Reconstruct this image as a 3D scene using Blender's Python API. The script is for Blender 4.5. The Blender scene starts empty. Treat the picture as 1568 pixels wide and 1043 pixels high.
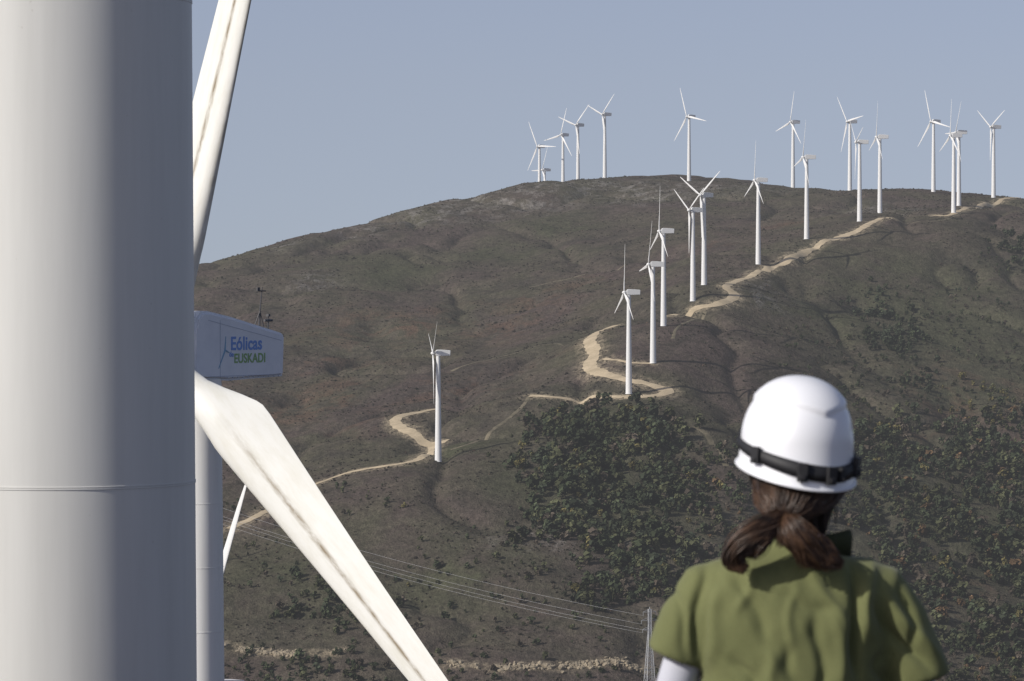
import bpy, bmesh, math, random
import numpy as np
from mathutils import Vector, Matrix
random.seed(7); rng=np.random.default_rng(11)
F=6000.0; CX=784.0; HY=425.0     # image pixels: focal length, centre column, horizon row; objects are placed from pixel coordinates
scene=bpy.context.scene
# ---------------------------------------------------------------- helpers
def link(o,parent=None):
    scene.collection.objects.link(o)
    if parent: o.parent=parent
    return o
def empty(name,loc=(0,0,0),rz=0):
    e=bpy.data.objects.new(name,None); e.location=loc; e.rotation_euler=(0,0,rz); e.empty_display_size=.5
    return link(e)
class MB:
    def __init__(s): s.v=[]; s.f=[]
    def ring(s,pts):
        i=len(s.v); s.v+= [tuple(p) for p in pts]; return list(range(i,i+len(pts)))
    def bridge(s,a,b,closed=True):
        n=len(a)
        for i in range(n if closed else n-1):
            j=(i+1)%n; s.f.append((a[i],a[j],b[j],b[i]))
    def loft(s,rings,cap0=True,cap1=True):
        ids=[s.ring(r) for r in rings]
        for a,b in zip(ids,ids[1:]): s.bridge(a,b)
        if cap0: s.f.append(tuple(reversed(ids[0])))
        if cap1: s.f.append(tuple(ids[-1]))
    def tube(s,p0,p1,r0,r1=None,n=6,cap=True):
        s.path([p0,p1],[r0,r0 if r1 is None else r1],n,cap)
    def path(s,pts,rad,n=6,cap=True):
        pts=[Vector(p) for p in pts]; rings=[]
        for i,p in enumerate(pts):
            d=(pts[min(i+1,len(pts)-1)]-pts[max(i-1,0)]).normalized()
            a=d.orthogonal().normalized() if abs(d.z)<.99 else Vector((1,0,0))
            if i:
                a=(pa-d*pa.dot(d)).normalized()
            pa=a; b=d.cross(a)
            rings.append([p+(a*math.cos(t)+b*math.sin(t))*rad[i] for t in [2*math.pi*k/n for k in range(n)]])
        s.loft(rings,cap,cap)
    def box(s,c,d,M=None):
        c=Vector(c); q=[]
        for sx,sy,sz in [(-1,-1,-1),(1,-1,-1),(1,1,-1),(-1,1,-1),(-1,-1,1),(1,-1,1),(1,1,1),(-1,1,1)]:
            w=Vector((sx*d[0]/2,sy*d[1]/2,sz*d[2]/2))
            if M: w=M@w
            q.append(c+w)
        i=s.ring(q)
        for f in [(0,3,2,1),(4,5,6,7),(0,1,5,4),(1,2,6,5),(2,3,7,6),(3,0,4,7)]: s.f.append(tuple(i[k] for k in f))
    def mesh(s,name,mat,smooth=True,sharp=None):
        me=bpy.data.meshes.new(name); me.from_pydata(s.v,[],s.f); me.update()
        bm=bmesh.new(); bm.from_mesh(me); bmesh.ops.recalc_face_normals(bm,faces=bm.faces)
        for f in bm.faces: f.smooth=smooth
        if sharp:
            for e in bm.edges:
                if len(e.link_faces)==2 and e.calc_face_angle(0)>math.radians(sharp): e.smooth=False
        bm.to_mesh(me); bm.free()
        if mat: me.materials.append(mat)
        return me
    def obj(s,name,mat,parent=None,smooth=True):
        return link(bpy.data.objects.new(name,s.mesh(name,mat,smooth)),parent)
def bigmesh(name,V,Q,mat,smooth=False):
    me=bpy.data.meshes.new(name); V=np.asarray(V,np.float32); Q=np.asarray(Q,np.int32)
    me.vertices.add(len(V)); me.vertices.foreach_set('co',V.ravel())
    me.loops.add(Q.size); me.loops.foreach_set('vertex_index',Q.ravel())
    me.polygons.add(len(Q)); me.polygons.foreach_set('loop_start',np.arange(len(Q),dtype=np.int32)*Q.shape[1])
    me.update(calc_edges=True); me.validate()
    me.polygons.foreach_set('use_smooth',np.full(len(me.polygons),smooth))
    me.materials.append(mat); return me
def ss(a,b,x):
    t=np.clip((x-a)/(b-a),0,1); return t*t*(3-2*t)
def vnoise(x,y,seed=0):
    xi=np.floor(x).astype(np.int64); yi=np.floor(y).astype(np.int64); fx=x-xi; fy=y-yi
    fx=fx*fx*(3-2*fx); fy=fy*fy*(3-2*fy)
    def h(a,b):
        n=(a*374761393+b*668265263+seed*982451653)&0xffffffff
        n=((n^(n>>13))*1274126177)&0xffffffff
        n=(n^(n>>16)); return (n&0xffff)/65535.0*2-1
    return (h(xi,yi)*(1-fx)+h(xi+1,yi)*fx)*(1-fy)+(h(xi,yi+1)*(1-fx)+h(xi+1,yi+1)*fx)*fy
def fbm(x,y,o=4,seed=0):
    r=0;a=1;t=0
    for i in range(o):
        r=r+a*vnoise(x*2**i+17.3*i,y*2**i-9.1*i,seed+i); t+=a; a*=.5
    return r/t
# ---------------------------------------------------------------- material helpers
def newmat(name,col=(.5,.5,.5),rough=.6,spec=.5,metal=0):
    m=bpy.data.materials.new(name); m.use_nodes=True; b=m.node_tree.nodes['Principled BSDF']
    b.inputs['Base Color'].default_value=(*col,1); b.inputs['Roughness'].default_value=rough
    b.inputs['Specular IOR Level'].default_value=spec; b.inputs['Metallic'].default_value=metal
    return m,m.node_tree,b
def diffmat(name):
    m=bpy.data.materials.new(name); m.use_nodes=True; nt=m.node_tree; nt.nodes.remove(nt.nodes['Principled BSDF'])
    b=nt.nodes.new('ShaderNodeBsdfDiffuse'); nt.links.new(b.outputs[0],nt.nodes['Material Output'].inputs[0]); return m,nt,b
def N(nt,t,**k):
    n=nt.nodes.new(t)
    for a,v in k.items(): setattr(n,a,v)
    return n
def noise(nt,vec,scale,detail=5,rough=.6,dist=0):
    n=N(nt,'ShaderNodeTexNoise'); n.inputs['Scale'].default_value=scale; n.inputs['Detail'].default_value=detail
    n.inputs['Roughness'].default_value=rough; n.inputs['Distortion'].default_value=dist
    nt.links.new(vec,n.inputs['Vector']); return n.outputs['Fac']
def ramp(nt,val,a,b,lo=0,hi=1):
    n=N(nt,'ShaderNodeMapRange'); n.inputs[1].default_value=a; n.inputs[2].default_value=b
    n.inputs[3].default_value=lo; n.inputs[4].default_value=hi; nt.links.new(val,n.inputs[0]); return n.outputs[0]
def mixc(nt,f,a,b,mode='MIX'):
    n=N(nt,'ShaderNodeMix',data_type='RGBA',blend_type=mode)
    for idx,v in ((0,f),(6,a),(7,b)):
        if isinstance(v,(int,float)): n.inputs[idx].default_value=v
        elif isinstance(v,tuple): n.inputs[idx].default_value=(*v,1)
        else: nt.links.new(v,n.inputs[idx])
    return n.outputs[2]
def mul(nt,a,b):
    n=N(nt,'ShaderNodeMath',operation='MULTIPLY')
    for i,v in enumerate((a,b)):
        if isinstance(v,(int,float)): n.inputs[i].default_value=v
        else: nt.links.new(v,n.inputs[i])
    return n.outputs[0]
def attr(nt,name,col=False):
    n=N(nt,'ShaderNodeAttribute'); n.attribute_name=name; return n.outputs['Color' if col else 'Fac']
def bump(nt,b,h,strength,dist):
    n=N(nt,'ShaderNodeBump'); n.inputs['Strength'].default_value=strength; n.inputs['Distance'].default_value=dist
    nt.links.new(h,n.inputs['Height']); nt.links.new(n.outputs[0],b.inputs['Normal'])
def objco(nt): return N(nt,'ShaderNodeTexCoord').outputs['Object']

def towerpaint(name,c0,c1):
    m,nt,b=newmat(name,c0,.5,.3)
    c=objco(nt); mp=N(nt,'ShaderNodeMapping'); mp.inputs['Scale'].default_value=(1.6,1.6,.12); nt.links.new(c,mp.inputs[0])
    d=ramp(nt,noise(nt,mp.outputs[0],1.3,6,.6),.40,.75,0,.6)
    col=mixc(nt,d,c0,c1)
    sp=ramp(nt,noise(nt,c,9,2,.5),.745,.80,0,.25); col=mixc(nt,sp,col,(.40,.37,.32))
    nt.links.new(col,b.inputs['Base Color']); bump(nt,b,noise(nt,c,.9,2,.5),.2,.01); return m
M_tower=towerpaint('tower_paint',(.80,.80,.775),(.66,.655,.62))
M_towerfg=towerpaint('weathered_tower_paint',(.64,.64,.61),(.53,.53,.50))
M_white,nt,b=newmat('turbine_white',(.70,.70,.69),.5,.4)
M_nac,nt,b=newmat('nacelle_gelcoat',(.60,.67,.80),.55,.3)
c=objco(nt); nt.links.new(mixc(nt,ramp(nt,noise(nt,c,1.5,5,.6),.4,.75,0,.5),(.72,.74,.78),(.58,.61,.66)),b.inputs['Base Color'])
M_blade,nt,b=newmat('blade_gelcoat',(.8,.8,.77),.45,.35)
c=objco(nt); mp=N(nt,'ShaderNodeMapping'); mp.inputs['Scale'].default_value=(3,3,.7); nt.links.new(c,mp.inputs[0])
n1=noise(nt,mp.outputs[0],1.6,6,.65)
dirt=mul(nt,attr(nt,'dirt'),ramp(nt,n1,.36,.60,.25,1))
col=mixc(nt,ramp(nt,noise(nt,mp.outputs[0],.8,5,.7),.42,.72,0,.6),(.72,.72,.68),(.60,.585,.50))
col=mixc(nt,dirt,col,(.20,.155,.09)); nt.links.new(col,b.inputs['Base Color'])
M_steel,_,_=newmat('galvanised_steel',(.42,.43,.44),.5,.5,.3)
M_dark,_,_=newmat('dark_metal',(.06,.06,.065),.5)
M_blue,_,_=newmat('logo_blue',(.15,.28,.62),.5)
M_green,_,_=newmat('logo_green',(.22,.37,.14),.5)
M_navy,_,_=newmat('logo_navy',(.20,.36,.50),.5)

# ---------------------------------------------------------------- terrain
def W(px,py,D): return ((px-CX)/F*D, D, (HY-py)/F*D)
ctrl=[]
turb=[ # px,py(base),D,k,phase
(671,707,1807,.12,52),(963,603,1935,.2,4),(1000,556,1987,.17,22),(1016,499,2069,.2,5),(1061,461,2158,.36,60),
(1078,436,2190,.5,57),(1161,405,2326,.22,7),(1235,366,2400,.17,18),(1316,339,2479,.12,68),(1347,327,2564,.13,10),
(1460,326,2542,.22,6),(1468,315,2680,.2,30),(1521,303,2778,.36,62),(1429,294,2790,.5,-18),(1301,292,2850,.42,-38),
(1214,289,2950,.42,15),(1055,279,3000,.6,-20),(926,274,3050,.5,50),(885,287,3150,.6,48),(862,297,3300,.6,20),
(826,315,3300,.65,-28),(834,344,3500,.4,30)]
for t in turb: ctrl.append(W(*t[:3]))
sky=[(-300,560,2400),(0,480,2500),(150,445,2560),(297,414,2620),(345,403,2650),(420,381,2690),(500,356,2750),(560,343,2790),(620,325,2820),(700,305,2870),
(760,293,2900),(820,282,2920),(900,275,2950),(980,274,2960),(1130,280,2930),(1568,305,2800),(1700,315,2780),(2000,350,2700)]
for s in sky: ctrl.append(W(*s))
for s in sky:
    x,y,z=W(*s)
    if not (780<s[0]<1250): ctrl.append((x*1.1,y+330,z-38))
    ctrl.append((x*1.3,y+900,z-130))
cols={400:[(460,2440),(550,2200),(650,2000),(750,1830),(850,1690),(950,1590),(1043,1520),(1120,1470)],
150:[(520,2330),(650,2030),(800,1770),(950,1600),(1043,1530)],
-200:[(620,2150),(800,1830),(1000,1600)],
600:[(380,2660),(450,2430),(550,2180),(640,1990)],
670:[(760,1740),(850,1650),(950,1570),(1043,1510),(1120,1465)],
800:[(330,2790),(400,2560),(500,2270),(590,2030),(660,1880)],
950:[(320,2760),(400,2470),(500,2180),(660,1850),(750,1740),(850,1650),(950,1570),(1043,1510),(1120,1465)],
1100:[(330,2690),(385,2440)],
1200:[(320,2720),(450,2240),(500,2145),(600,1990),(700,1850),(800,1735),(900,1640),(1000,1560),(1100,1490)],
1360:[(420,2330),(500,2190),(600,2050)],
1500:[(345,2490),(400,2370),(500,2220),(600,2080),(700,1940),(800,1815),(900,1710),(1000,1620),(1100,1530)],
1800:[(400,2440),(600,2120),(800,1850),(1000,1640)],2200:[(450,2380),(800,1850)]}
for px,l in cols.items():
    for py,D in l: ctrl.append(W(px,py,D))
P=np.array(ctrl)
def relief(x,y):
    r=fbm(x/95,y/150,4,3)*6.5
    g=1-np.abs(fbm(x/70+3,y/120,3,21))*2.2
    r-=np.clip(g,0,1)**4*5.5
    r+=fbm(x/14,y/18,3,9)*.9
    return r
def tps_fit(P):
    n=len(P); X=P[:,:2]/1000; d=np.linalg.norm(X[:,None]-X[None],axis=2)
    K=np.where(d>0,d*d*np.log(d+1e-12),0)+np.eye(n)*1e-5
    Q=np.c_[np.ones(n),X]; A=np.block([[K,Q],[Q.T,np.zeros((3,3))]])
    rhs=np.r_[P[:,2]-relief(P[:,0],P[:,1]),0,0,0]
    return X,np.linalg.solve(A,rhs)
TX,TW=tps_fit(P)
def tps(x,y):
    x=x/1000;y=y/1000; r=TW[-3]+TW[-2]*x+TW[-1]*y
    for i in range(len(TX)):
        d2=(x-TX[i,0])**2+(y-TX[i,1])**2+1e-12
        r=r+TW[i]*.5*d2*np.log(d2)
    return r
ZG=-1.87
def hgt(x,y):
    near=np.interp(y,[-400,-30,-2,13,22,34,60,150,350,600,900,1200,1400],[-60,-3,ZG,ZG,-3.6,-7,-14,-42,-86,-125,-160,-185,-190])+relief(x,y)*ss(200,700,y)
    near=near-np.clip(np.abs(x)-30,0,1500)*.05
    xs=np.clip(x,-900,900); ys=np.clip(y,1350,4200)
    hill=tps(xs,ys)+relief(x,y)
    hill=np.clip(hill,-230,130)
    far=-235+fbm(x/900,y/900,3,5)*15
    wf=np.maximum(ss(3700,4600,y),ss(700,1800,np.abs(x)))
    hill=hill*(1-wf)+far*wf
    t=ss(1390,1480,y)
    return near*(1-t)+hill*t
def axis(a,b,step,lim_lo,lim_hi,g=1.12):
    m=list(np.arange(a,b+.1,step)); s=step;v=m[-1];hi=[]
    while v<lim_hi: s*=g; v+=s; hi.append(v)
    s=step;v=a;lo=[]
    while v>lim_lo: s*=g; v-=s; lo.append(v)
    return np.array(lo[::-1]+m+hi)
gx=axis(-400,420,2.0,-16000,16000,1.13)
y1=axis(1440,3080,2.8,1440,22000,1.1)
y0=np.r_[np.arange(-60,60,2.0),np.arange(60,400,8.0),np.arange(400,1440,14.0)]
gy=np.r_[[-2000,-1000,-500,-250,-120],y0,y1[y1>=1440]]
GX,GY=np.meshgrid(gx,gy); GZ=hgt(GX,GY)
nx,ny=len(gx),len(gy)
def H(x,y):
    x=np.asarray(x,float);y=np.asarray(y,float)
    i=np.clip(np.searchsorted(gx,x)-1,0,nx-2); j=np.clip(np.searchsorted(gy,y)-1,0,ny-2)
    fx=(x-gx[i])/(gx[i+1]-gx[i]); fy=(y-gy[j])/(gy[j+1]-gy[j])
    return (GZ[j,i]*(1-fx)+GZ[j,i+1]*fx)*(1-fy)+(GZ[j+1,i]*(1-fx)+GZ[j+1,i+1]*fx)*fy
DD=np.arange(1430,3300,1.5)
def hit(px,py):
    x=(px-CX)/F*DD; z=(HY-py)/F*DD; below=H(x,DD)>=z
    k=int(np.argmax(below)) if below.any() else int(np.argmin(np.abs(H(x,DD)-z)))
    return (x[k],DD[k])
def hits(l): return [hit(*p) for p in l]
def catmull(pts,step):
    p=[np.array(q,float) for q in pts]; p=[2*p[0]-p[1]]+p+[2*p[-1]-p[-2]]; out=[]
    for i in range(1,len(p)-2):
        L=np.linalg.norm(p[i+1]-p[i]); n=max(2,int(L/step))
        for k in range(n):
            t=k/n; a,b_,c_,d_=p[i-1],p[i],p[i+1],p[i+2]
            out.append(.5*((2*b_)+(-a+c_)*t+(2*a-5*b_+4*c_-d_)*t*t+(-a+3*b_-3*c_+d_)*t**3))
    out.append(p[-2]); return np.array(out)
roads=[([(1560,303),(1530,309),(1500,316),(1462,327),(1430,330)],2.0),
([(1362,334),(1320,350),(1280,366),(1240,383),(1210,396),(1180,411),(1140,427),(1116,436),(1113,443),(1125,451),(1118,460),(1090,469),(1060,476),(1028,484)],2.6),
([(942,499),(916,508),(903,523),(910,541),(903,562),(925,574),(960,583),(1000,591),(1024,600),(1000,607),(955,610)],3.1),
([(955,610),(900,611),(850,609),(812,607)],1.7),
([(668,627),(635,633),(606,642),(612,655),(638,669),(662,682),(686,676)],2.7),
([(662,682),(652,697),(632,707),(600,713),(560,719),(520,729),(480,744),(440,765),(400,788),(350,812)],2.1),
([(925,550),(965,556),(998,557)],1.2)]
banks=[[(300,985),(345,990),(400,1001),(460,1004),(520,1002)],[(690,1018),(760,1024),(840,1022),(910,1020),(980,1028)]]
tracks=[([(812,607),(795,628),(760,655),(720,680),(690,690)],1.2),([(1065,655),(1090,680),(1112,715)],1.6),([(690,570),(760,548),(850,527),(900,517)],.9),
([(1080,478),(1040,500),(1030,520)],.9),([(810,440),(880,425),(960,405)],1.0),([(1360,334),(1440,338),(1520,322)],1.0)]
roadpts=[]
def ribbon(polys,name,mat,lift):
    mb=MB()
    for l,hw in polys:
        c=catmull(hits(l),2.0)
        for _ in range(3): c[1:-1]=(c[:-2]+2*c[1:-1]+c[2:])/4
        t=np.gradient(c,axis=0); t/=np.linalg.norm(t,axis=1)[:,None]+1e-9; nrm=np.c_[-t[:,1],t[:,0]]
        s=np.arange(len(c)); w=hw*(1+.45*fbm(s/7.0,s*0+hw,3,5))
        prev=None
        for i in range(len(c)):
            row=[]
            for u in (-1,-.5,0,.5,1):
                q=c[i]+nrm[i]*w[i]*(u+.10*math.sin(i*1.7+u*5)); row.append((q[0],q[1],float(H(q[0],q[1]))+lift-(.12 if abs(u)==1 else 0)))
            r=mb.ring(row)
            if prev: mb.bridge(prev,r,False)
            prev=r
        roadpts.append((c,hw))
    return mb.obj(name,mat)
M_road,nt,b=newmat('gravel_road',(.4,.32,.2),.95,.1)
c=objco(nt); col=mixc(nt,ramp(nt,noise(nt,c,.12,6,.7),.35,.65),(.50,.41,.28),(.35,.285,.19))
col=mixc(nt,ramp(nt,noise(nt,c,.9,3,.7),.5,.75,0,.6),col,(.25,.21,.145)); nt.links.new(col,b.inputs['Base Color'])
M_track,nt,b=newmat('worn_track',(.2,.17,.12),.95,.1)
c=objco(nt); col=mixc(nt,ramp(nt,noise(nt,c,.15,6,.8),.4,.6),(.17,.145,.10),(.085,.075,.05)); nt.links.new(col,b.inputs['Base Color'])
ribbon(roads,'gravel_road',M_road,.28)
nr=len(roadpts)
ribbon(tracks,'dirt_path',M_track,.18)
bankpts=[catmull(hits(l),1.0) for l in banks]
for c in bankpts: roadpts.append((c,-.5))

fx_=GX.ravel(); fy_=GY.ravel()
def blob(px,py,rx,ry):
    q=hit(px,py); return np.exp(-((fx_-q[0])/rx)**2-((fy_-q[1])/ry)**2)
def blobs(l): 
    r=np.zeros_like(fx_)
    for a in l: r=np.maximum(r,blob(*a))
    return r
rock=blobs([(720,310,35,70),(800,300,45,60),(900,285,60,50),(980,285,60,50),(480,432,14,35),(660,330,30,50),(560,350,18,40),(1080,285,50,40),(440,376,15,30),(860,820,30,20),(1170,440,14,30),(1160,455,14,20),(1340,320,30,60),(1000,300,40,60)])
brack=blobs([(620,500,60,90),(500,620,60,90),(780,500,40,60),(700,600,50,50),(560,640,50,50),(450,560,50,60),(850,450,40,60),(1500,620,50,60),(1480,930,60,50),(1400,680,40,50),(1100,372,20,30),(1200,345,20,30)])
green=blobs([(820,740,30,50),(700,690,30,30),(1250,480,60,90),(1400,450,80,120),(1520,520,80,120),(460,880,40,60),(700,870,50,70),(900,640,30,30),(1490,610,40,30),(860,350,40,60),(950,740,40,90),(1450,800,80,150),(600,420,40,80),(760,390,40,60)])
rd=np.full_like(fx_,1e3)
sel=(np.abs(fx_)<420)&(fy_>1440)&(fy_<3100); sx=fx_[sel]; sy=fy_[sel]; m=np.full(len(sx),1e3)
for c,hw in roadpts[:nr]+roadpts[-2:]:
    for q in c[::2]: m=np.minimum(m,np.hypot(sx-q[0],sy-q[1])-hw)
rd[sel]=m
verge=np.clip(1-rd/6.5,0,1)
M_ter,nt,b=diffmat('moorland')
c=objco(nt)
mp=N(nt,'ShaderNodeMapping'); mp.inputs['Scale'].default_value=(1,.6,1); nt.links.new(c,mp.inputs[0]); c=mp.outputs[0]
big=noise(nt,c,.012,5,.62,.6); mid=noise(nt,c,.05,5,.65,.4); fine=noise(nt,c,.28,4,.8); vf=noise(nt,c,1.1,2,.8)
col=mixc(nt,ramp(nt,big,.42,.58),(.070,.054,.048),(.066,.061,.042))
col=mixc(nt,ramp(nt,mid,.50,.66,0,.75),col,(.092,.077,.060))
col=mixc(nt,ramp(nt,noise(nt,c,.022,6,.72,1.0),.50,.64,0,.75),col,(.042,.037,.032))
col=mixc(nt,ramp(nt,noise(nt,c,.075,5,.75,.6),.54,.66,0,.65),col,(.038,.035,.027))
col=mixc(nt,mul(nt,attr(nt,'green'),ramp(nt,mid,.3,.6,.2,.85)),col,(.054,.058,.033))
col=mixc(nt,mul(nt,attr(nt,'bracken'),ramp(nt,noise(nt,c,.035,6,.75,.5),.48,.62,0,.70)),col,(.112,.068,.048))
col=mixc(nt,mul(nt,attr(nt,'rock'),ramp(nt,noise(nt,c,.09,6,.8,.3),.48,.60,0,.8)),col,(.19,.175,.16))
col=mixc(nt,mul(nt,attr(nt,'verge'),ramp(nt,fine,.38,.60)),col,(.26,.215,.15))
col=mixc(nt,1.0,col,ramp(nt,fine,.3,.7,.58,1.42),'MULTIPLY')
col=mixc(nt,1.0,col,ramp(nt,vf,.3,.7,.7,1.3),'MULTIPLY')
nt.links.new(col,b.inputs['Color'])
bump(nt,b,fine,.8,1.8)
idx=np.arange(nx*ny).reshape(ny,nx)
Q=np.stack([idx[:-1,:-1],idx[:-1,1:],idx[1:,1:],idx[1:,:-1]],-1).reshape(-1,4)
me=bigmesh('hillside_terrain',np.c_[fx_,fy_,GZ.ravel()],Q,M_ter,True)
for nme,v in (('rock',rock),('bracken',brack),('green',green),('verge',verge)):
    a=me.attributes.new(nme,'FLOAT','POINT'); a.data.foreach_set('value',v.astype(np.float32))
link(bpy.data.objects.new('hillside_terrain',me))

# ---------------------------------------------------------------- vegetation
def plant_template(n,lobes,trunk=True,qs=.14,flat=1.0,seed=0):
    r=np.random.default_rng(seed); V=[];S=[]
    cs=[]
    for k in range(lobes):
        a=r.uniform(0,6.28); rr=r.uniform(0,.28)
        cs.append((rr*math.cos(a),rr*math.sin(a),r.uniform(.28,.8) if trunk else r.uniform(.15,.5),r.uniform(.15,.26) if trunk else r.uniform(.2,.35),r.uniform(.75,1.25)))
    for i in range(n):
        cx,cy,cz,cr,sh=cs[i%lobes]
        d=r.normal(size=3); d/=np.linalg.norm(d); rad=cr*r.uniform(.55,1.1)
        p=np.array([cx,cy,cz])+d*rad*np.array([1,1,flat]); p[2]=max(p[2],.03)
        nn=d+r.normal(size=3)*.4+np.array([0,0,.3]); nn/=np.linalg.norm(nn)
        u=np.cross(nn,r.normal(size=3)); u/=np.linalg.norm(u); v=np.cross(nn,u); s=qs*r.uniform(.55,1.25)
        for a_,b_ in ((-1,-1),(1,-1),(1,1),(-1,1)):
            V.append(p+u*a_*s*r.uniform(.3,.8)+v*b_*s*r.uniform(.3,.8))
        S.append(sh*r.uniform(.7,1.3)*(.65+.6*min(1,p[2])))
    if trunk:
        def prism(p,q,ra,rb):
            p=np.array(p);q=np.array(q)
            for k in range(4):
                a0=k*math.pi/2;a1=a0+math.pi/2
                for (c0,ang,rr) in ((p,a0,ra),(p,a1,ra),(q,a1,rb),(q,a0,rb)):
                    V.append(c0+np.array([math.cos(ang)*rr,math.sin(ang)*rr,0]))
                S.append(-1)
        prism((0,0,-.05),(0,0,.45),.022,.014)
        for cxx in cs[:3]: prism((0,0,.3),(cxx[0],cxx[1],cxx[2]),.011,.005)
    return np.array(V),np.array(S)
tree_t=[plant_template(60,6,True,.18,1,s) for s in range(7)]
shrub_t=[plant_template(10,3,False,.42,.7,30+s) for s in range(5)]
def build_mass(name,xy,size,cols,temps,mat,sq=(.75,1.25)):
    VV=[];CC=[];z=H(xy[:,0],xy[:,1])
    which=rng.integers(0,len(temps),len(xy))
    for k,(V,S) in enumerate(temps):
        ids=np.where(which==k)[0]
        if len(ids)==0: continue
        a=rng.uniform(0,6.28,len(ids)); ca,sa=np.cos(a)[:,None],np.sin(a)[:,None]
        w=rng.uniform(*sq,len(ids))[:,None]*size[ids][:,None]; h=size[ids][:,None]
        X=(V[None,:,0]*ca-V[None,:,1]*sa)*w+xy[ids,0][:,None]
        Y=(V[None,:,0]*sa+V[None,:,1]*ca)*w+xy[ids,1][:,None]
        Z=V[None,:,2]*h+z[ids][:,None]-.05*h
        VV.append(np.stack([X,Y,Z],-1).reshape(-1,3))
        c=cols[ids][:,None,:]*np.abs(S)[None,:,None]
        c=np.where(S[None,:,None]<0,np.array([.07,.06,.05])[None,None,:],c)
        CC.append(np.broadcast_to(c,(len(ids),len(S),3)).reshape(-1,3))
    V=np.concatenate(VV); C=np.concatenate(CC); Q=np.arange(len(V)).reshape(-1,4)
    me=bigmesh(name,V,Q,mat)
    at=me.attributes.new('Col','FLOAT_COLOR','FACE'); at.data.foreach_set('color',np.c_[C,np.ones(len(C))].astype(np.float32).ravel())
    return link(bpy.data.objects.new(name,me))
M_leaf,nt,b=diffmat('foliage')
nt.links.new(attr(nt,'Col',True),b.inputs['Color'])
def inpoly(x,y,poly):
    ins=np.zeros(len(x),bool); n=len(poly)
    for i in range(n):
        x0,y0_=poly[i];x1,y1_=poly[(i+1)%n]
        c=((y0_>y)!=(y1_>y))&(x<(x1-x0)*(y-y0_)/(y1_-y0_+1e-9)+x0); ins^=c
    return ins
def scatter(pxpoly,dens,thr=-1,seed=0,nsc=22):
    poly=hits(pxpoly); a=np.array(poly); lo=a.min(0)-(12,20);hi=a.max(0)+(12,20)
    n=int((hi-lo).prod()*dens); x=rng.uniform(lo[0],hi[0],n);y=rng.uniform(lo[1],hi[1],n)
    jx=x+fbm(x/18,y/18,2,seed+50)*18+rng.normal(0,6.5,n); jy=y+fbm(x/18,y/18,2,seed+60)*28+rng.normal(0,13,n)
    k=inpoly(jx,jy,poly)&(fbm(x/nsc,y/nsc,3,seed)>thr+rng.uniform(-.15,.15,n))
    return np.c_[x[k],y[k]]
G1=(.041,.050,.028);G2=(.060,.064,.034);G3=(.032,.039,.025);Y1=(.105,.092,.038);O1=(.105,.068,.038);B1=(.066,.054,.042)
def pick(n,pal,wts):
    pal=np.array(pal); k=rng.choice(len(pal),n,p=np.array(wts)/sum(wts)); return pal[k]*rng.uniform(.75,1.25,n)[:,None]
sets=[]
def add(poly,dens,thr,seed,sz,pal,w,nsc=22):
    q=scatter(poly,dens,thr,seed,nsc); s=sz[0]+(sz[1]-sz[0])*rng.random(len(q))**1.7
    cl=pick(len(q),pal,w)*(1+.40*fbm(q[:,0]/16,q[:,1]/22,2,seed+9))[:,None]; sets.append((q,s,cl))
add([(835,645),(900,625),(1000,640),(1058,645),(1060,700),(1030,760),(1060,830),(1060,900),(1020,930),(930,900),(870,850),(850,790),(820,720)],.10,-.20,1,(2.2,8.5),[G1,G2,G3,Y1,B1],[5,4,4,.4,1.2],17)
add([(1290,690),(1400,650),(1600,640),(1620,1040),(1420,980),(1390,880),(1330,800),(1290,750)],.080,-.20,2,(2.0,7.5),[G1,G2,G3,Y1,O1,B1],[5,4,4,.4,.6,2.4],17)
add([(1180,520),(1400,430),(1600,370),(1600,650),(1300,690)],.020,-.05,3,(1.4,3.6),[G1,G2,G3,B1],[4,3,3,3])
add([(1315,440),(1365,450),(1445,590),(1400,592),(1340,520)],.06,-.1,4,(2.5,6),[G3,G1],[4,2],15)
add([(1530,360),(1600,350),(1600,420),(1540,410)],.04,-.3,14,(2.5,6),[G3,G1],[4,2],15)
add([(1010,700),(1290,700),(1420,960),(1450,1060),(1000,1060),(1030,880)],.045,-.15,5,(2,6),[G1,G2,B1,Y1,O1],[4,4,2,.4,.4])
add([(1300,960),(1620,960),(1620,1060),(1300,1060)],.045,-.15,15,(2,5.5),[G1,G2,B1,Y1,O1],[4,4,2,.6,1.2])
add([(780,690),(830,660),(860,780),(900,860),(840,840),(800,740)],.035,-.05,6,(2,4.5),[G2,Y1,G1],[4,1.6,2])
add([(450,870),(520,900),(580,960),(640,1040),(560,1030),(480,960)],.065,-.15,7,(2.5,6.5),[G1,G3,G2,B1],[4,4,2,1])
add([(345,1006),(520,1018),(700,1036),(700,1080),(330,1080)],.05,-.2,8,(2,4.5),[G1,G2,B1,G3],[3,3,2,2])
add([(700,1036),(990,1042),(990,1080),(690,1080)],.04,-.15,9,(2,4),[G1,G2,B1],[3,3,3])
add([(345,730),(620,740),(760,900),(840,1010),(345,990)],.012,.05,10,(1.2,3.8),[G1,G2,B1,Y1],[3,3,3,.4])
add([(700,760),(840,850),(980,880),(980,1010),(760,1000)],.022,-.05,11,(1.2,4),[G1,G2,B1],[3,3,3])
add([(1440,600),(1600,600),(1600,650),(1460,640)],.05,-.2,12,(2,4.5),[Y1,G2],[3,2])
add([(620,880),(700,890),(690,930),(600,920)],.03,0,13,(2,4.5),[G1,G2,Y1],[3,3,1])
add([(1250,600),(1400,640),(1300,720),(1240,690)],.025,0,16,(1.8,4),[G1,G2,B1],[3,3,3])
xy=np.concatenate([s[0] for s in sets]); sz=np.concatenate([s[1] for s in sets]); cl=np.concatenate([s[2] for s in sets])
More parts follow.
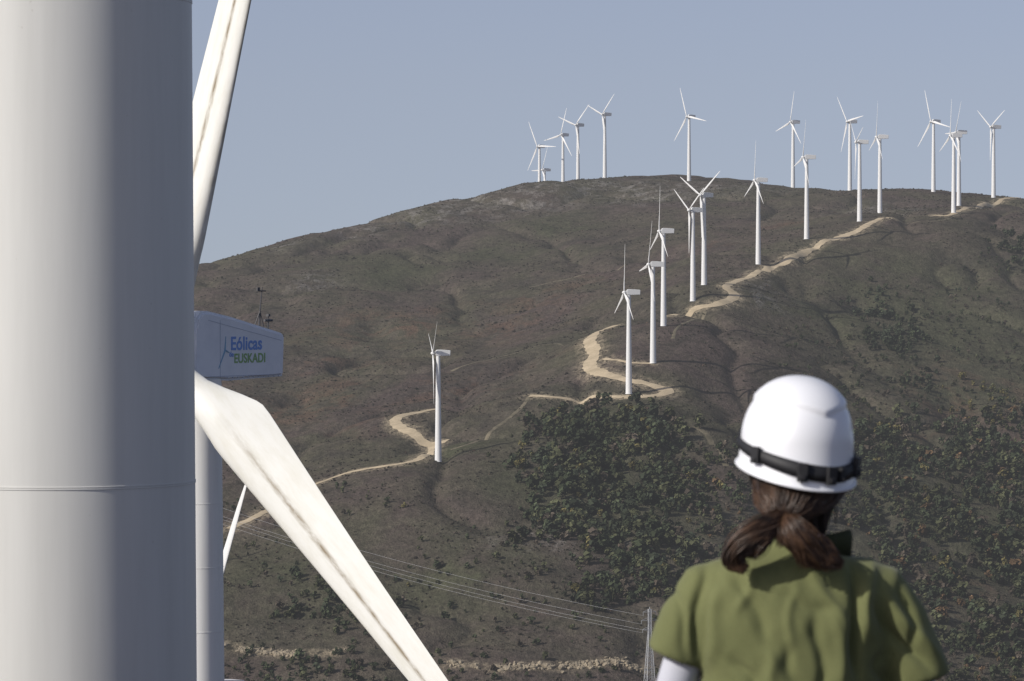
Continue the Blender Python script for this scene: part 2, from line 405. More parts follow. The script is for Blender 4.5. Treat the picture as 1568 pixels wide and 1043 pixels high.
def offroad(xy,mar):
    k=np.ones(len(xy),bool)
    for c,hw in roadpts[:nr]+roadpts[-2:]:
        for q in c[::2]: k&=np.hypot(xy[:,0]-q[0],xy[:,1]-q[1])>hw+mar
    return k
k=offroad(xy,2.0); xy,sz,cl=xy[k],sz[k],cl[k]
print('TREES',len(xy))
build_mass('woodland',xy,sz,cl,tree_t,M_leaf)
n=28000; D=rng.uniform(1480,3080,n); x=rng.uniform(-.085,.14,n)*D
k=(fbm(x/25,D/25,3,77)>-.15); x=x[k];D=D[k]; xy=np.c_[x,D]; k=offroad(xy,1.2); xy=xy[k]
sz=rng.uniform(.4,1.1,len(xy))*(1+.5*(rng.random(len(xy))<.06))
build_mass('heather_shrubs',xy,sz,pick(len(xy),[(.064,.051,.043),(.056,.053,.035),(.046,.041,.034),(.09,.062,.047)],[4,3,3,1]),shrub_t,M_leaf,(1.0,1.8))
M_rock,nt,b=newmat('cut_bank_rock',(.3,.26,.2),.95,.1)
c=objco(nt); nt.links.new(mixc(nt,ramp(nt,noise(nt,c,.5,5,.7),.35,.65),(.36,.30,.21),(.15,.13,.10)),b.inputs['Base Color'])
VV=[];QQ=[];base=0
bmr=bmesh.new(); bmesh.ops.create_icosphere(bmr,subdivisions=1,radius=1); iv=np.array([v.co[:] for v in bmr.verts]); iq=np.array([[v.index for v in f.verts] for f in bmr.faces]); bmr.free()
for c in bankpts:
    for q in c:
        for _ in range(6):
            s_=rng.uniform(.25,1.0)*(1 if rng.random()<.9 else 1.5); o=rng.normal(0,1,2)*(.8,1.5); p=(q[0]+o[0],q[1]+o[1])
            if fbm(np.array(q[0]/9),np.array(q[1]/9),2,4)<-.25: continue
            vv=iv*(s_*rng.uniform(.7,1.6),s_,s_*rng.uniform(.5,1.1))*(1+rng.normal(0,.14,(len(iv),1)))+(p[0],p[1],float(H(*p))+.2*s_)
            VV.append(vv); QQ.append(iq+base); base+=len(iv)
link(bpy.data.objects.new('roadside_rocks',bigmesh('roadside_rocks',np.concatenate(VV),np.concatenate(QQ),M_rock)))

# ---------------------------------------------------------------- wind turbines
def tower_mesh(name,h,rt,rb,n=24,rings=(),mat=None):
    mb=MB()
    def R(z): return rb+(rt-rb)*z/h
    prof=[(0,rb*1.12),(.25,rb*1.12),(.26,rb)]
    pts=[(z,R(z)) for z in np.linspace(.3,h,14)]
    for z in rings:
        pts=[p for p in pts if abs(p[0]-z)>.25]
        pts+=[(z-.12,R(z-.12)),(z-.024,R(z-.024)),(z-.022,R(z)+.007),(z-.003,R(z)+.007),(z-.001,R(z)+.001),(z+.001,R(z)+.001),(z+.003,R(z)+.007),(z+.016,R(z)+.007),(z+.018,R(z+.018)),(z+.12,R(z+.12))]
    pts=prof+sorted(pts)
    mb.loft([[(r*math.cos(t),r*math.sin(t),z) for t in [2*math.pi*k/n for k in range(n)]] for z,r in pts])
    return mb.mesh(name,mat or M_white,True,28)
def blade_mesh(name,detail):
    rs=[.5,.9,1.4,2.0,2.7,3.4,4.0,4.3,4.8,5.6,7,9,11,13,15,17,19,21,22.5,23.4,23.8,24] if detail else [.5,1.4,2.7,4.2,6,9,13,17,21,23.4,24]
    cs_=1 if detail else .66
    ch=lambda r: cs_*np.interp(r,[.5,1.2,2,4.2,4.5,8,12,16,20,23,23.8,24],[.95,.95,1.2,2.45,2.5,2.15,1.72,1.36,1.0,.66,.35,.08])
    th=lambda r: np.interp(r,[.5,1.2,2.0,4.2,8,12,24],[1,1,.80,.36,.24,.19,.13])
    tw=lambda r: np.interp(r,[.5,4,8,14,24],[20,17,9,4,0])
    n=40 if detail else 12; mb=MB(); rings=[];dirt=[]
    for r in rs:
        c=ch(r);t=th(r);b=math.radians(tw(r)); w=min(1,max(0,(r-1.2)/2.8)); w=w*w*(3-2*w); pts=[]
        for k in range(n):
            a=2*math.pi*k/n; s=(1-math.cos(a))/2; sg=1 if a<math.pi else -1
            yt=5*t*(.2969*math.sqrt(s)-.126*s-.3516*s*s+.2843*s**3-.1036*s**4)*c
            u=(.30-s)*c; v=sg*yt*(1.1 if sg>0 else .8)
            uc=.5*c*math.cos(a); vc=.5*c*t*math.sin(a)
            u=u*w+uc*(1-w); v=v*w+vc*(1-w)
            pts.append((u*math.sin(b)+v*math.cos(b),u*math.cos(b)-v*math.sin(b),r))
            band=math.exp(-((s-.42)/.05)**2)*(sg>0)+.6*math.exp(-(s/.03)**2)
            dirt.append(band*float(np.interp(r,[3.5,5.5,8,20,24],[0,.5,1,1,.5])))
        rings.append(pts)
    mb.loft(rings); me=bpy.data.meshes.new(name); me.from_pydata(mb.v,[],mb.f)
    a=me.attributes.new('dirt','FLOAT','POINT'); a.data.foreach_set('value',dirt)
    bm=bmesh.new(); bm.from_mesh(me); bmesh.ops.recalc_face_normals(bm,faces=bm.faces); bm.to_mesh(me); bm.free()
    me.polygons.foreach_set('use_smooth',[True]*len(me.polygons)); me.materials.append(M_blade if detail else M_white); return me
def nacelle_mesh(name,mat,bev=.12,near=False):
    if near: prof=[(1.45,.75),(1.2,1.35),(.9,1.58),(.5,1.6),(-1.0,1.36),(-4.2,.72),(-4.38,.62),(-4.3,-.98),(-.8,-1.08),(1.1,-1.0),(1.45,-.75)]
    else: prof=[(1.15,.75),(.75,1.35),(.2,1.5),(-.7,1.5),(-2.0,1.45),(-5.0,1.2),(-5.12,1.0),(-5.02,-.98),(-2,-1.08),(.8,-1.08),(1.15,-.75)]
    mb=MB(); a=mb.ring([(x,.95,z) for x,z in prof]); b_=mb.ring([(x,-.95,z) for x,z in prof])
    mb.bridge(a,b_); mb.f.append(tuple(a)); mb.f.append(tuple(reversed(b_)))
    me=mb.mesh(name,mat,False); bm=bmesh.new(); bm.from_mesh(me)
    es=[e for e in bm.edges if e.verts[0].co.y*e.verts[1].co.y>0]
    bmesh.ops.bevel(bm,geom=es,offset=bev,segments=3,affect='EDGES'); bm.to_mesh(me); bm.free(); return me
def hub_mesh(name):
    mb=MB(); pr=[(-.75,.7),(-.5,.85),(0,.9),(.4,.82),(.75,.6),(1.0,.32),(1.1,.05)]
    mb.loft([[(x,r*math.cos(t),r*math.sin(t)) for t in [2*math.pi*k/20 for k in range(20)]] for x,r in pr]); return mb.mesh(name,M_white)
far_tower=tower_mesh('tower',50,.95,1.6); far_blade=blade_mesh('blade',False); nac_far=nacelle_mesh('nacelle',M_white); hubm=hub_mesh('rotor_hub')
det_blade=blade_mesh('blade_detailed',True); nac_det=nacelle_mesh('nacelle_panel',M_nac,.12,True)
def turbine(x,y,zb,hubh,k,ph,tower=None,det=False,ns=1.1,over=2.4):
    s=math.sqrt(1-k*k); e=empty('wind_turbine',(x,y,zb),math.atan2(-k,-s))
    def ch(nm,me,loc,rot=(0,0,0),sc=1):
        o=bpy.data.objects.new(nm,me); link(o,e); o.location=loc; o.rotation_euler=rot; o.scale=(sc,)*3 if not isinstance(sc,tuple) else sc; return o
    ch('tower',tower or far_tower,(0,0,0),(0,0,0),(1,1,1) if tower else (1,1,(hubh-1.0*ns)/50))
    ch('nacelle',nac_det if det else nac_far,(0,0,hubh),(0,0,0),ns)
    ch('rotor_hub',hubm,(over,0,hubh),(0,0,0),1)
    for i in range(3):
        ch('blade_%d'%(i+1),det_blade if det else far_blade,(over,0,hubh),(math.radians(-(ph+120*i)),0,0),1)
    return e
for px,py,D,k,ph in turb:
    x,y,z=W(px,py,D); zb=float(H(x,y)); turbine(x,y,zb-.1,50+.1,k,ph)
D=150; x=(303-CX)/F*D; hz=-(540-HY)/F*D; zb=float(H(x,D))-.1; hh=hz-zb
tw_m=tower_mesh('tower_near',hh-1.0,.90,.90+.0085*(hh-1)*1.0,64,[hh-v for v in (5.75,8.2,10.65,15.5,20.4,25,30)],M_tower)
T2=turbine(x,D,zb,hh,.84,15.2,tw_m,True,1.0,2.0)
def child(mb,nm,mat,par,sm=True): return mb.obj(nm,mat,par,sm)
mb=MB()
mb.path([(-3.25,.5,hh+.85),(-3.3,.5,hh+1.5),(-3.45,.5,hh+2.5)],[.045,.032,.018],6)
mb.tube((-2.9,.5,hh+.9),(-3.3,.5,hh+1.55),.022,n=5); mb.tube((-3.6,.5,hh+.8),(-3.33,.5,hh+1.5),.022,n=5)
mb.tube((-3.85,.5,hh+.7),(-3.85,.5,hh+1.35),.03,n=5); mb.tube((-3.6,.5,hh+1.2),(-4.1,.5,hh+1.2),.05,n=6)
mb.tube((-3.2,.5,hh+2.35),(-3.7,.5,hh+2.35),.025,n=5); mb.box((-3.2,.5,hh+2.42),(.16,.05,.14)); mb.box((-3.85,.5,hh+1.4),(.12,.12,.1))
child(mb,'weather_mast',M_dark,T2,False)
mb=MB()
for X in (-.15,): mb.box((X,.953,hh+.15),(.015,.012,2.2))
mb.box((-1.7,.953,hh-.90),(4.6,.012,.02))
mb.tube((.6,.953,hh+1.25),(-4.1,.953,hh+.42),.010,n=4)
for i in range(11): mb.box((-.6-i*.33,.955,hh-.96),(.05,.02,.05))
child(mb,'panel_seams',newmat('seam_grey',(.33,.37,.45),.5)[0],T2,False)
Mt=Matrix(((-1,0,0),(0,0,1),(0,1,0)))
def txt(s,size,X,Z,mat,bold=.0):
    cu=bpy.data.curves.new(s,'FONT'); cu.body=s; cu.size=size; cu.extrude=.004; cu.offset=bold; cu.space_character=1.03
    o=bpy.data.objects.new('lettering_'+s.lower().replace('ó','o'),cu); link(o,T2); cu.materials.append(mat)
    o.matrix_local=Matrix.Translation((X,.957,hh+Z))@Mt.to_4x4(); return o
txt('Eólicas',.72,-.80,.10,M_blue,.016); txt('EUSKADI',.50,-1.02,-.40,M_green,.012); txt('de',.28,-.72,-.16,M_blue,.006)
mb=MB()
for X0,Z0,X1,Z1 in ((-.45,.10,-.05,-.60),(-.45,.10,-.50,.62),(-.45,.10,-.75,-.02)):
    mb.tube((X0,.956,hh+Z0),(X1,.956,hh+Z1),.04,.015,4)
child(mb,'turbine_logo',M_navy,T2,False)
D=402; x=(309-CX)/F*D; hz=-(1068-HY)/F*D; zb=float(H(x,D)); turbine(x,D,zb,hz-zb,.80,20)
D=50.0; x=(88-CX)/F*D; zb=float(H(x,D))-.1; hh1=44.0
rr=lambda zabs: zabs-zb
fg=tower_mesh('tower_foreground',hh1-1.0,1.755-.0062*34,1.755+.0062*8,160,[rr(v) for v in (-8.8,-2.60,3.52,9.6,15.7,21.8,27.9)],M_towerfg)
turbine(x,D,zb,hh1,.84,40,fg,True,1.0,2.0)

# ---------------------------------------------------------------- pylons and power line
def pylon(x,y,zb,h):
    e=empty('electricity_pylon',(x,y,zb),.35); mb=MB()
    w=lambda z: 2.5+( .5-2.5)*min(1,z/(h*.78)) if z<h*.78 else .5
    lv=[0]
    while lv[-1]<h*.98: lv.append(min(h*.98,lv[-1]+max(1.3,w(lv[-1])*1.5)))
    C=[(1,1),(-1,1),(-1,-1),(1,-1)]
    for a,b_ in zip(lv,lv[1:]):
        for i in range(4):
            p=lambda k,z:(C[k%4][0]*w(z),C[k%4][1]*w(z),z)
            mb.tube(p(i,a),p(i,b_),.12,n=4); mb.tube(p(i,a),p(i+1,b_),.07,n=4); mb.tube(p(i+1,a),p(i,b_),.07,n=4); mb.tube(p(i,b_),p(i+1,b_),.07,n=4)
    mb.tube((0,0,h*.96),(0,0,h),.12,n=4)
    for zz,L in ((h*.80,2.8),(h*.88,3.3),(h*.955,2.6)):
        for sx in (-1,1):
            for sy in (-.5,.5): mb.tube((0,sy,zz),(sx*L,0,zz),.09,n=4)
            mb.tube((0,0,zz+1.2),(sx*L,0,zz),.08,n=4); mb.tube((sx*L,0,zz),(sx*L,0,zz-1.3),.09,n=5)
    child(mb,'lattice_frame',M_steel,e,False)
    R=Matrix.Rotation(.35,3,'Z')
    return [Vector((x,y,zb))+R@Vector((sx*L,0,zz-1.3)) for zz,L in ((h*.80,2.8),(h*.88,3.3),(h*.955,2.6)) for sx in (-1,1)]
xa,ya=(995-CX)/F*1480,1480; za=float(H(xa,ya)); ha=-(930-HY)/F*1480-za
A=pylon(xa,ya,za,ha)
xb,yb=(240-CX)/F*1670,1670; zb_=float(H(xb,yb)); hb=max(25,-(728-HY)/F*1670-zb_)
B=pylon(xb,yb,zb_,hb)
mb=MB()
for p,q in list(zip(A,B))[::2]+[(A[1],B[1])]:
    pts=[p.lerp(q,t)-Vector((0,0,4.5*4*t*(1-t))) for t in np.linspace(0,1,24)]
    mb.path(pts,[.045]*24,4)
child(mb,'power_line',newmat('aluminium_cable',(.38,.38,.39),.6)[0],None)

# ---------------------------------------------------------------- the worker
PE=empty('woman_in_hard_hat',(.5475,7.5,ZG)); oz=-ZG
M_skin,_,b=newmat('skin',(.50,.30,.22),.5)
M_shirt,nt,b=newmat('olive_shirt',(.15,.19,.05),.85,.2)
c=objco(nt); col=mixc(nt,ramp(nt,noise(nt,c,5,5,.6),.35,.7),(.150,.160,.066),(.124,.134,.055))
col=mixc(nt,ramp(nt,noise(nt,c,260,3,.7),.3,.7,0,.35),col,(.088,.095,.040)); nt.links.new(col,b.inputs['Base Color'])
b.inputs['Sheen Weight'].default_value=.12; bump(nt,b,noise(nt,c,420,2,.5),.3,.001)
M_under,_,_=newmat('grey_sleeve',(.46,.47,.52),.85,.2)
M_trous,_,_=newmat('work_trousers',(.04,.045,.05),.85,.2)
M_boot,_,_=newmat('boot_leather',(.05,.035,.025),.6)
M_hair,nt,b=newmat('brown_hair',(.05,.024,.013),.40,.45)
c=objco(nt); nt.links.new(mixc(nt,ramp(nt,noise(nt,c,22,3,.6),.35,.7),(.020,.012,.008),(.095,.052,.030)),b.inputs['Base Color'])
M_hairb,_,_=newmat('dark_hair_base',(.014,.009,.007),.7,.15)
M_helm,nt,b=newmat('helmet_shell',(.72,.73,.76),.32,.5)
M_strap,_,_=newmat('black_webbing',(.015,.015,.017),.6,.4)
M_collar,_,_=newmat('collar_olive',(.040,.046,.022),.85,.2)
bv=[];be=[];br=[]
def j(p,r,par=None):
    bv.append((p[0],p[1],p[2]+oz)); br.append(r); i=len(bv)-1
    if par is not None: be.append((par,i))
    return i
pel=j((0,0,-.97),.12); sp_=j((0,.0,-.82),.105,pel); chs=j((0,0,-.66),.11,sp_); nb=j((0,.01,-.53),.06,chs); nk=j((.0,.02,-.44),.052,nb)
for sg in (-1,1):
    sh=j((sg*.15,0,-.61),.048,chs); ma=j((sg*.214-.006,-.004,-.73),.042,sh); el=j((sg*.262,-.005,-.88),.038,ma); wr=j((sg*.13,.20,-.93),.027,el)
    pm=j((sg*.085,.255,-.94),.030,wr); kn=j((sg*.060,.285,-.945),.028,pm)
    for f,(dy,dz,L) in enumerate(((.0,.028,.07),(.006,.010,.078),(.006,-.010,.073),(.0,-.028,.058))):
        a=j((sg*.045,.295+dy,-.945+dz),.0095,kn); b2=j((sg*(.045-L*.45),.31+dy,-.95+dz),.0088,a); c2=j((sg*(.045-L*.85),.295+dy,-.955+dz),.0078,b2)
    t1=j((sg*.085,.265,-.905),.012,pm); t2=j((sg*.06,.285,-.888),.010,t1); t3=j((sg*.035,.295,-.885),.0085,t2)
    hp=j((sg*.09,0,-1.03),.085,pel); kne=j((sg*.10,.01,-1.42),.056,hp); ank=j((sg*.11,-.02,-1.79),.042,kne); ft=j((sg*.12,.09,-1.835),.034,ank); toe=j((sg*.125,.16,-1.842),.028,ft)
me=bpy.data.meshes.new('body'); me.from_pydata(bv,be,[]); body=link(bpy.data.objects.new('body',me),PE)
body.modifiers.new('sk','SKIN')
for i,r in enumerate(br): me.skin_vertices[0].data[i].radius=(r,r)
me.skin_vertices[0].data[0].use_root=True
s_=body.modifiers.new('ss','SUBSURF'); s_.levels=2; s_.render_levels=2
dg=bpy.context.evaluated_depsgraph_get(); dg.update()
bm_=bpy.data.meshes.new_from_object(body.evaluated_get(dg)); body.modifiers.clear(); body.data=bm_; bm_.name='body'
bm_.materials.clear()
for m_ in (M_skin,M_under,M_trous,M_boot): bm_.materials.append(m_)
for p in bm_.polygons:
    z=p.center.z-oz; p.use_smooth=True
    if z<-1.75: p.material_index=3
    elif z<-.97 and p.center.y<.15: p.material_index=2
    elif z<-.55 and p.center.y<.21: p.material_index=1
    else: p.material_index=0
mb=MB(); secs=[(-.500,.056,.058,.012),(-.512,.066,.064,.010),(-.526,.094,.072,.006),(-.541,.132,.082,0),(-.560,.165,.093,0),(-.60,.190,.106,-.004),(-.66,.190,.114,-.006),(-.75,.180,.116,-.006),(-.85,.172,.113,-.002),(-.95,.170,.115,0),(-1.06,.178,.125,0)]
rings=[]
for z,hw,hd,cy in secs:
    r=[]
    for k in range(40):
        t=2*math.pi*k/40; c_,s2=math.cos(t),math.sin(t); e=.86
        r.append((math.copysign(abs(c_)**e,c_)*hw-.008,math.copysign(abs(s2)**e,s2)*hd+cy,z+oz))
    rings.append(r)
mb.loft(rings)
mb.path([(-.12,0,-.587+oz),(-.172,-.004,-.605+oz),(-.205,-.008,-.66+oz),(-.222,-.008,-.70+oz),(-.232,-.006,-.728+oz)],[.055,.062,.062,.060,.061],20)
mb.path([(.10,0,-.587+oz),(.155,-.002,-.605+oz),(.19,-.006,-.66+oz),(.216,-.006,-.72+oz),(.234,-.006,-.775+oz)],[.055,.062,.063,.062,.062],20)
shirt=mb.obj('shirt',M_shirt,PE)
rm=shirt.modifiers.new('rm','REMESH'); rm.mode='VOXEL'; rm.voxel_size=.0045; rm.use_smooth_shade=True
sm=shirt.modifiers.new('sm','SMOOTH'); sm.factor=.6; sm.iterations=30
dg.update(); me=bpy.data.meshes.new_from_object(shirt.evaluated_get(bpy.context.evaluated_depsgraph_get())); shirt.modifiers.clear(); shirt.data=me; me.name='shirt'
n=len(me.vertices); co=np.zeros(n*3,np.float32); me.vertices.foreach_get('co',co); co=co.reshape(-1,3); no=np.zeros(n*3,np.float32); me.vertices.foreach_get('normal',no); no=no.reshape(-1,3)
X=co[:,0].copy(); Z=co[:,2]-oz; disp=np.zeros(n)
folds=[((1300,875),(1307,1015),.010,-.020),((1328,868),(1318,960),.014,.012),((1245,945),(1252,1043),.012,-.010),((1272,930),(1285,1043),.014,.009),((1128,880),(1165,965),.013,-.008),
((1075,875),(1062,985),.010,-.011),((1100,900),(1085,1000),.012,.008),((1335,930),(1405,1010),.011,-.012),((1350,900),(1425,1000),.012,.009),((1195,985),(1215,1043),.011,-.008),((1170,990),(1180,1043),.012,.007),
((1180,905),(1260,925),.012,-.005),((1030,900),(1050,990),.009,-.006),((1380,900),(1395,980),.009,-.009),((1120,1000),(1150,1043),.011,-.007),((1340,1000),(1350,1043),.011,-.009),((1240,870),(1290,960),.010,.006),
((1150,860),(1130,930),.010,.005),((1210,900),(1200,980),.009,.004)]
for (a,b_,w,am) in folds:
    a=np.array([(a[0]-1222)/800,(425-a[1])/800]); b_=np.array([(b_[0]-1222)/800,(425-b_[1])/800]); d=b_-a; L=np.linalg.norm(d); d/=L
    rx=X-a[0]; rz=Z-a[1]; t=(rx*d[0]+rz*d[1])/L; pr=-rx*d[1]+rz*d[0]
    pr=pr+.006*np.sin(t*5+a[0]*40)
    fall=ss(-.25,.25,t)*(1-ss(.8,1.35,t))
    disp+=am*np.exp(-(pr/w)**2)*fall
disp*=(co[:,1]<.02)
disp+=.004*fbm(X/.07,Z/.11,3,8)+.0018*fbm((X+Z*.5)/.025,(Z-X*.3)/.06,2,12)
co+=no*disp[:,None]
me.vertices.foreach_set('co',co.ravel()); me.update(); me.polygons.foreach_set('use_smooth',[True]*len(me.polygons))
me.materials.clear(); me.materials.append(M_shirt)
mb=MB(); rings=[]
for u in range(33):
    t=math.radians(-200+u*10.5)
    h0=.014+.014*math.exp(-((math.degrees(t)+20)/40)**2)
    r0=.066; cx_=.012
    cxp,cyp=cx_+math.cos(t)*(r0+.026*math.exp(-((math.degrees(t)+12)/45)**2)),.01+math.sin(t)*r0
    rings.append([(cxp,cyp,-.535+oz),(cxp*1.03,cyp*1.05,-.510+h0*.5+oz),(cxp*1.0,cyp,-.510+h0+oz),(cxp*.92,cyp*.9,-.510+h0*.6+oz),(cxp*.88,cyp*.88,-.53+oz)])
mb.loft(rings); mb.obj('collar',M_collar,PE)
HC=Vector((.0,.02,-.325+oz)); yaw=math.radians(22)
hd=empty('head',tuple(HC)); hd.parent=PE; hd.rotation_euler=(math.radians(3),0,yaw)
mb=MB(); rings=[]
for i in range(1,24):
    ph=math.pi*i/24; zc=math.cos(ph); r=math.sin(ph); ring=[]
    for k in range(32):
        t=2*math.pi*k/32; x_=math.cos(t)*r*.074; y_=math.sin(t)*r*.092; z_=zc*.112
        if zc<0: x_*=1-.32*(-zc)**1.2; y_=y_*(1-.18*(-zc))+.012*(-zc)
        fr=max(0,math.sin(t))
        g=lambda cx,cz,wx,wz: math.exp(-((x_-cx)/wx)**2-((z_-cz)/wz)**2)*fr
        y_+=.024*g(0,-.022,.011,.020)+.008*g(0,-.062,.020,.007)-.009*g(.030,.004,.013,.009)-.009*g(-.030,.004,.013,.009)+.006*g(0,-.10,.022,.012)
        ring.append((x_,y_,z_))
    rings.append(ring)
mb.loft(rings); mb.obj('face',M_skin,hd)
mb=MB()
for sx in (-1,1):
    mb.path([(sx*.072,-.005,-.03),(sx*.080,-.010,-.01),(sx*.083,-.012,.012),(sx*.078,-.004,.024),(sx*.073,.004,.01)],[.006,.008,.009,.007,.005],8)
mb.obj('ears',M_skin,hd)
mb=MB()
for sx in (-1,1):
    c_=Vector((sx*.030,.083,.003)); mb.loft([[c_+Vector((.010*math.cos(a)*math.sin(p),.010*math.cos(p),.008*math.sin(a)*math.sin(p))) for a in [2*math.pi*q/12 for q in range(12)]] for p in (.1,.5,1.0,1.5,2.2,3.0)])
mb.obj('eyes',newmat('eye',(.5,.48,.45),.2)[0],hd)
mb=MB(); mb.path([(-.024,.094,-.062),(0,.102,-.060),(.024,.094,-.062)],[.003,.006,.003],8); mb.obj('mouth',newmat('lips',(.45,.15,.13),.4)[0],hd)
mb=MB(); rings=[]
for i in range(16):
    u=i/15; z_=.05-.215*u; rr_=1+.10*math.sin(min(u*1.25,1)*3.1); nar=1-.34*max(0,u-.45)/.55
    rings.append([(math.cos(t)*.086*rr_*nar*(1+.02*math.sin(t*23+u*6)),(math.sin(t)*.100*rr_*nar*(1+.02*math.sin(t*19))) if math.sin(t)<.15 else .022*nar,z_) for t in [2*math.pi*k/60 for k in range(60)]])
mb.loft(rings); mb.obj('hair_back',M_hairb,hd)
def shell(th,t,off=0):
    back=.5+.5*math.cos(th); rim=-.045-.050*back**1.3
    sx,sy=math.sin(th),-math.cos(th)
    if t<.62:
        p=t/.62*math.pi/2; z=.132*math.cos(p)**.96; r=math.sin(p)**.94
    else:
        q=(t-.62)/.38; z=rim*q; r=1+.035*q*q+.02*max(0,q-.75)*4*(.3+.7*back)
    x=.110*r*sx; y=.132*r*sy
    v=z-(.062+.34*abs(x)-.9*x*x)
    cr=.0065*float(ss(-.007,.007,np.array(v)))*(1 if y<.05 else .4)
    for a0 in (-.9,.9):
        cr-=.005*math.exp(-((th-a0)/.18)**2)*math.exp(-((z-.030)/.022)**2)
    k=1+(cr+off)/.12
    return (x*k,y*k,z*k+ (off if t<.3 else 0))
mb=MB(); nth=128; rings=[]
for i in range(1,101):
    t=i/100; rings.append([shell(-math.pi+2*math.pi*k/nth,t) for k in range(nth)])
mb.loft(rings,True,False)
HM=empty('helmet',(0,0,.012)); HM.parent=hd; HM.rotation_euler=(math.radians(-1),math.radians(3),0); HM.scale=(.945,.945,.90)
o=mb.obj('shell',M_helm,HM); sd=o.modifiers.new('s','SOLIDIFY'); sd.thickness=.005; sd.offset=-1
mb=MB(); mb_p=[shell(-math.pi+2*math.pi*k/96,1.0,.001) for k in range(97)]
mb.path(mb_p,[.0035]*97,8); mb.obj('rim',M_helm,HM)
def strapz(th): return .855-.125*(1-math.cos(th))
mb=MB(); rings=[]
for k in range(97):
    th=-math.pi+2*math.pi*k/96; tc=strapz(th)+.006*math.sin(th*3); dt=.062
    rings.append([shell(th,tc-dt,.002),shell(th,tc-dt,.0065),shell(th,tc,.0075),shell(th,tc+dt,.0065),shell(th,tc+dt,.002)])
mb.loft(rings,False,False); mb.obj('lamp_strap',M_strap,HM)
mb=MB()
for th,w_,h_ in ((-.42,.022,.040),(.08,.020,.038),(.30,.012,.030),(-1.25,.022,.036),(.85,.030,.044)):
    p=Vector(shell(th,strapz(th),.010)); R=Matrix.Rotation(th,3,'Z')
    mb.box(p,(w_,.010,h_),R); mb.box(p+R@Vector((0,-.003,-.010)),(w_*.6,.012,h_*.3),R)
o=mb.obj('strap_clips',M_strap,HM,False); bv_=o.modifiers.new('b','BEVEL'); bv_.width=.002; bv_.segments=2
cu=bpy.data.curves.new('pony_tail','CURVE'); cu.dimensions='3D'; cu.bevel_depth=.0012; cu.bevel_resolution=0; cu.resolution_u=5
tie=Vector((-.034,-.098,-.455))
def strand(pts,rad=1):
    sp=cu.splines.new('BEZIER'); sp.bezier_points.add(len(pts)-1)
    for bp,p in zip(sp.bezier_points,pts):
        bp.co=(p[0],p[1],p[2]+oz); bp.handle_left_type=bp.handle_right_type='AUTO'; bp.radius=rad
    sp.bezier_points[-1].radius=.3
g=random.gauss
for i in range(700):
    a=random.uniform(-2.0,1.9); r0=.094
    p0=Vector((math.sin(a)*r0+.008,-math.cos(a)*.096+.02,-.375+random.uniform(-.03,.01)))
    mid=p0.lerp(tie,.5)+Vector((g(0,.003)+math.sin(a)*.012,-.014+g(0,.003),-.016))
    strand([p0,mid,tie+Vector((g(0,.009),g(0,.006),g(0,.009)))],1)
def lock(path,rads,n,end=(.75,1.0)):
    path=[Vector(p) for p in path]
    for i in range(n):
        ang=random.uniform(0,6.28); q=math.sqrt(random.random()); L=random.uniform(*end)
        if random.random()<.12: q*=1.5
        pts=[]
        for k,(p,r) in enumerate(zip(path,rads)):
            d=(path[min(k+1,len(path)-1)]-path[max(k-1,0)]).normalized(); s1=Vector((-d.z,0,d.x)).normalized(); s2=d.cross(s1)
            aa=ang+k*.25
            pts.append(p+s1*(math.cos(aa)*q*r)+s2*(math.sin(aa)*q*r*.6)+Vector((g(0,.0024),g(0,.0024),g(0,.0024))))
        if L<.86: pts[-1]=pts[-1].lerp(pts[-2],.5)
        strand(pts)
t0=tie
lock([t0,(-.062,-.124,-.468),(-.098,-.134,-.488),(-.122,-.130,-.512),(-.128,-.126,-.534),(-.108,-.126,-.550)],[.013,.018,.021,.021,.016,.010],540)
lock([t0,(-.068,-.126,-.478),(-.088,-.132,-.505),(-.096,-.128,-.528)],[.013,.018,.020,.012],200)
lock([t0,(-.020,-.132,-.472),(.000,-.138,-.492),(.026,-.132,-.515),(.052,-.126,-.533),(.074,-.122,-.540)],[.013,.019,.021,.020,.015,.007],460)
lock([t0,(-.026,-.132,-.478),(-.004,-.136,-.505),(.012,-.130,-.530),(.034,-.126,-.545)],[.013,.018,.018,.014,.006],220)
lock([t0,(-.034,-.130,-.480),(-.040,-.132,-.505)],[.013,.016,.008],80)
for i in range(50):
    a=random.uniform(-.3,1.5); p0=Vector((math.sin(a)*.07,-math.cos(a)*.08+.02,-.40)); p2=p0+Vector((g(.0,.02),g(-.01,.01),-.06+g(0,.02)))
    strand([p0,p0.lerp(p2,.5)+Vector((g(0,.008),0,0)),p2],.5)
cu.materials.append(M_hair); link(bpy.data.objects.new('pony_tail',cu),PE)
mb=MB(); c_=tie+Vector((0,0,oz)); mb.path([c_+Vector((.018*math.cos(t),.016*math.sin(t)*.6,.010*math.sin(t))) for t in np.linspace(0,6.28,20)],[.005]*20,6); mb.obj('hair_tie',M_strap,PE)

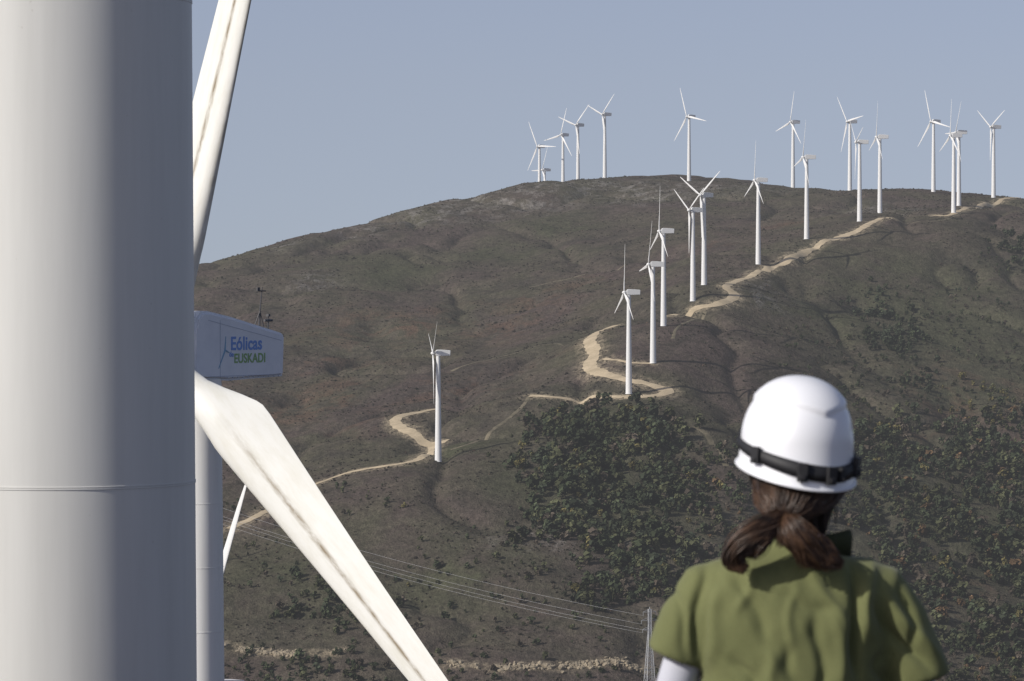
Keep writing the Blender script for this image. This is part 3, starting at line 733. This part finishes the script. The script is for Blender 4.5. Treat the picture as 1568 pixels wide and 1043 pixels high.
# ---------------------------------------------------------------- haze, light, sky, camera
mh=bpy.data.materials.new('emissive_haze'); mh.use_nodes=True; nt=mh.node_tree; nt.nodes.remove(nt.nodes['Principled BSDF'])
em=N(nt,'ShaderNodeEmission'); em.inputs[0].default_value=(.95,.97,1.03,1); em.inputs[1].default_value=2.5e-5  # glow added to the air volume in place of sunlight scattered across the valley
ab=N(nt,'ShaderNodeVolumeAbsorption'); ab.inputs[0].default_value=(0,0,0,1); ab.inputs[1].default_value=6e-5
ad=N(nt,'ShaderNodeAddShader'); nt.links.new(em.outputs[0],ad.inputs[0]); nt.links.new(ab.outputs[0],ad.inputs[1]); nt.links.new(ad.outputs[0],nt.nodes['Material Output'].inputs['Volume'])
mb=MB(); mb.box((0,2750,-60),(8000,5000,640)); mb.obj('glowing_haze',mh,None,False)
az=math.radians(-121); el=math.radians(33)
S=Vector((math.sin(az)*math.cos(el),math.cos(az)*math.cos(el),math.sin(el)))
sl=bpy.data.lights.new('sun','SUN'); sl.energy=4.3; sl.angle=math.radians(.53); sl.color=(1,.955,.88)
so=link(bpy.data.objects.new('sun',sl)); so.rotation_euler=S.to_track_quat('Z','Y').to_euler(); so.location=(-40,-40,60)
w=bpy.data.worlds.new('World'); scene.world=w; w.use_nodes=True; nt=w.node_tree; bg=nt.nodes['Background']
tc=N(nt,'ShaderNodeTexCoord'); va=N(nt,'ShaderNodeVectorMath',operation='ADD'); va.inputs[1].default_value=(0,0,.10)
nt.links.new(tc.outputs['Generated'],va.inputs[0])
sk=N(nt,'ShaderNodeTexSky'); sk.sky_type='NISHITA'; sk.sun_disc=False; sk.sun_elevation=el; sk.sun_rotation=az; sk.air_density=1.0; sk.dust_density=3.0; sk.ozone_density=2.0; sk.altitude=900
nt.links.new(va.outputs[0],sk.inputs[0])
hs=N(nt,'ShaderNodeHueSaturation'); hs.inputs['Saturation'].default_value=.76; nt.links.new(sk.outputs[0],hs.inputs['Color'])
nt.links.new(mixc(nt,1.0,hs.outputs[0],(1.07,1.0,1.05),'MULTIPLY'),bg.inputs['Color']); bg.inputs['Strength'].default_value=.105
cam=bpy.data.cameras.new('camera'); co_=link(bpy.data.objects.new('camera',cam)); cam.sensor_width=36; cam.lens=F/1568*36
co_.location=(0,0,0); co_.rotation_euler=(math.radians(90)-math.atan((521.5-HY)/F),0,0); cam.clip_start=.1; cam.clip_end=60000
cam.dof.use_dof=True; cam.dof.focus_distance=1900; cam.dof.aperture_fstop=20
scene.camera=co_
scene.view_settings.view_transform='Standard'; scene.view_settings.look='None'; scene.view_settings.exposure=0
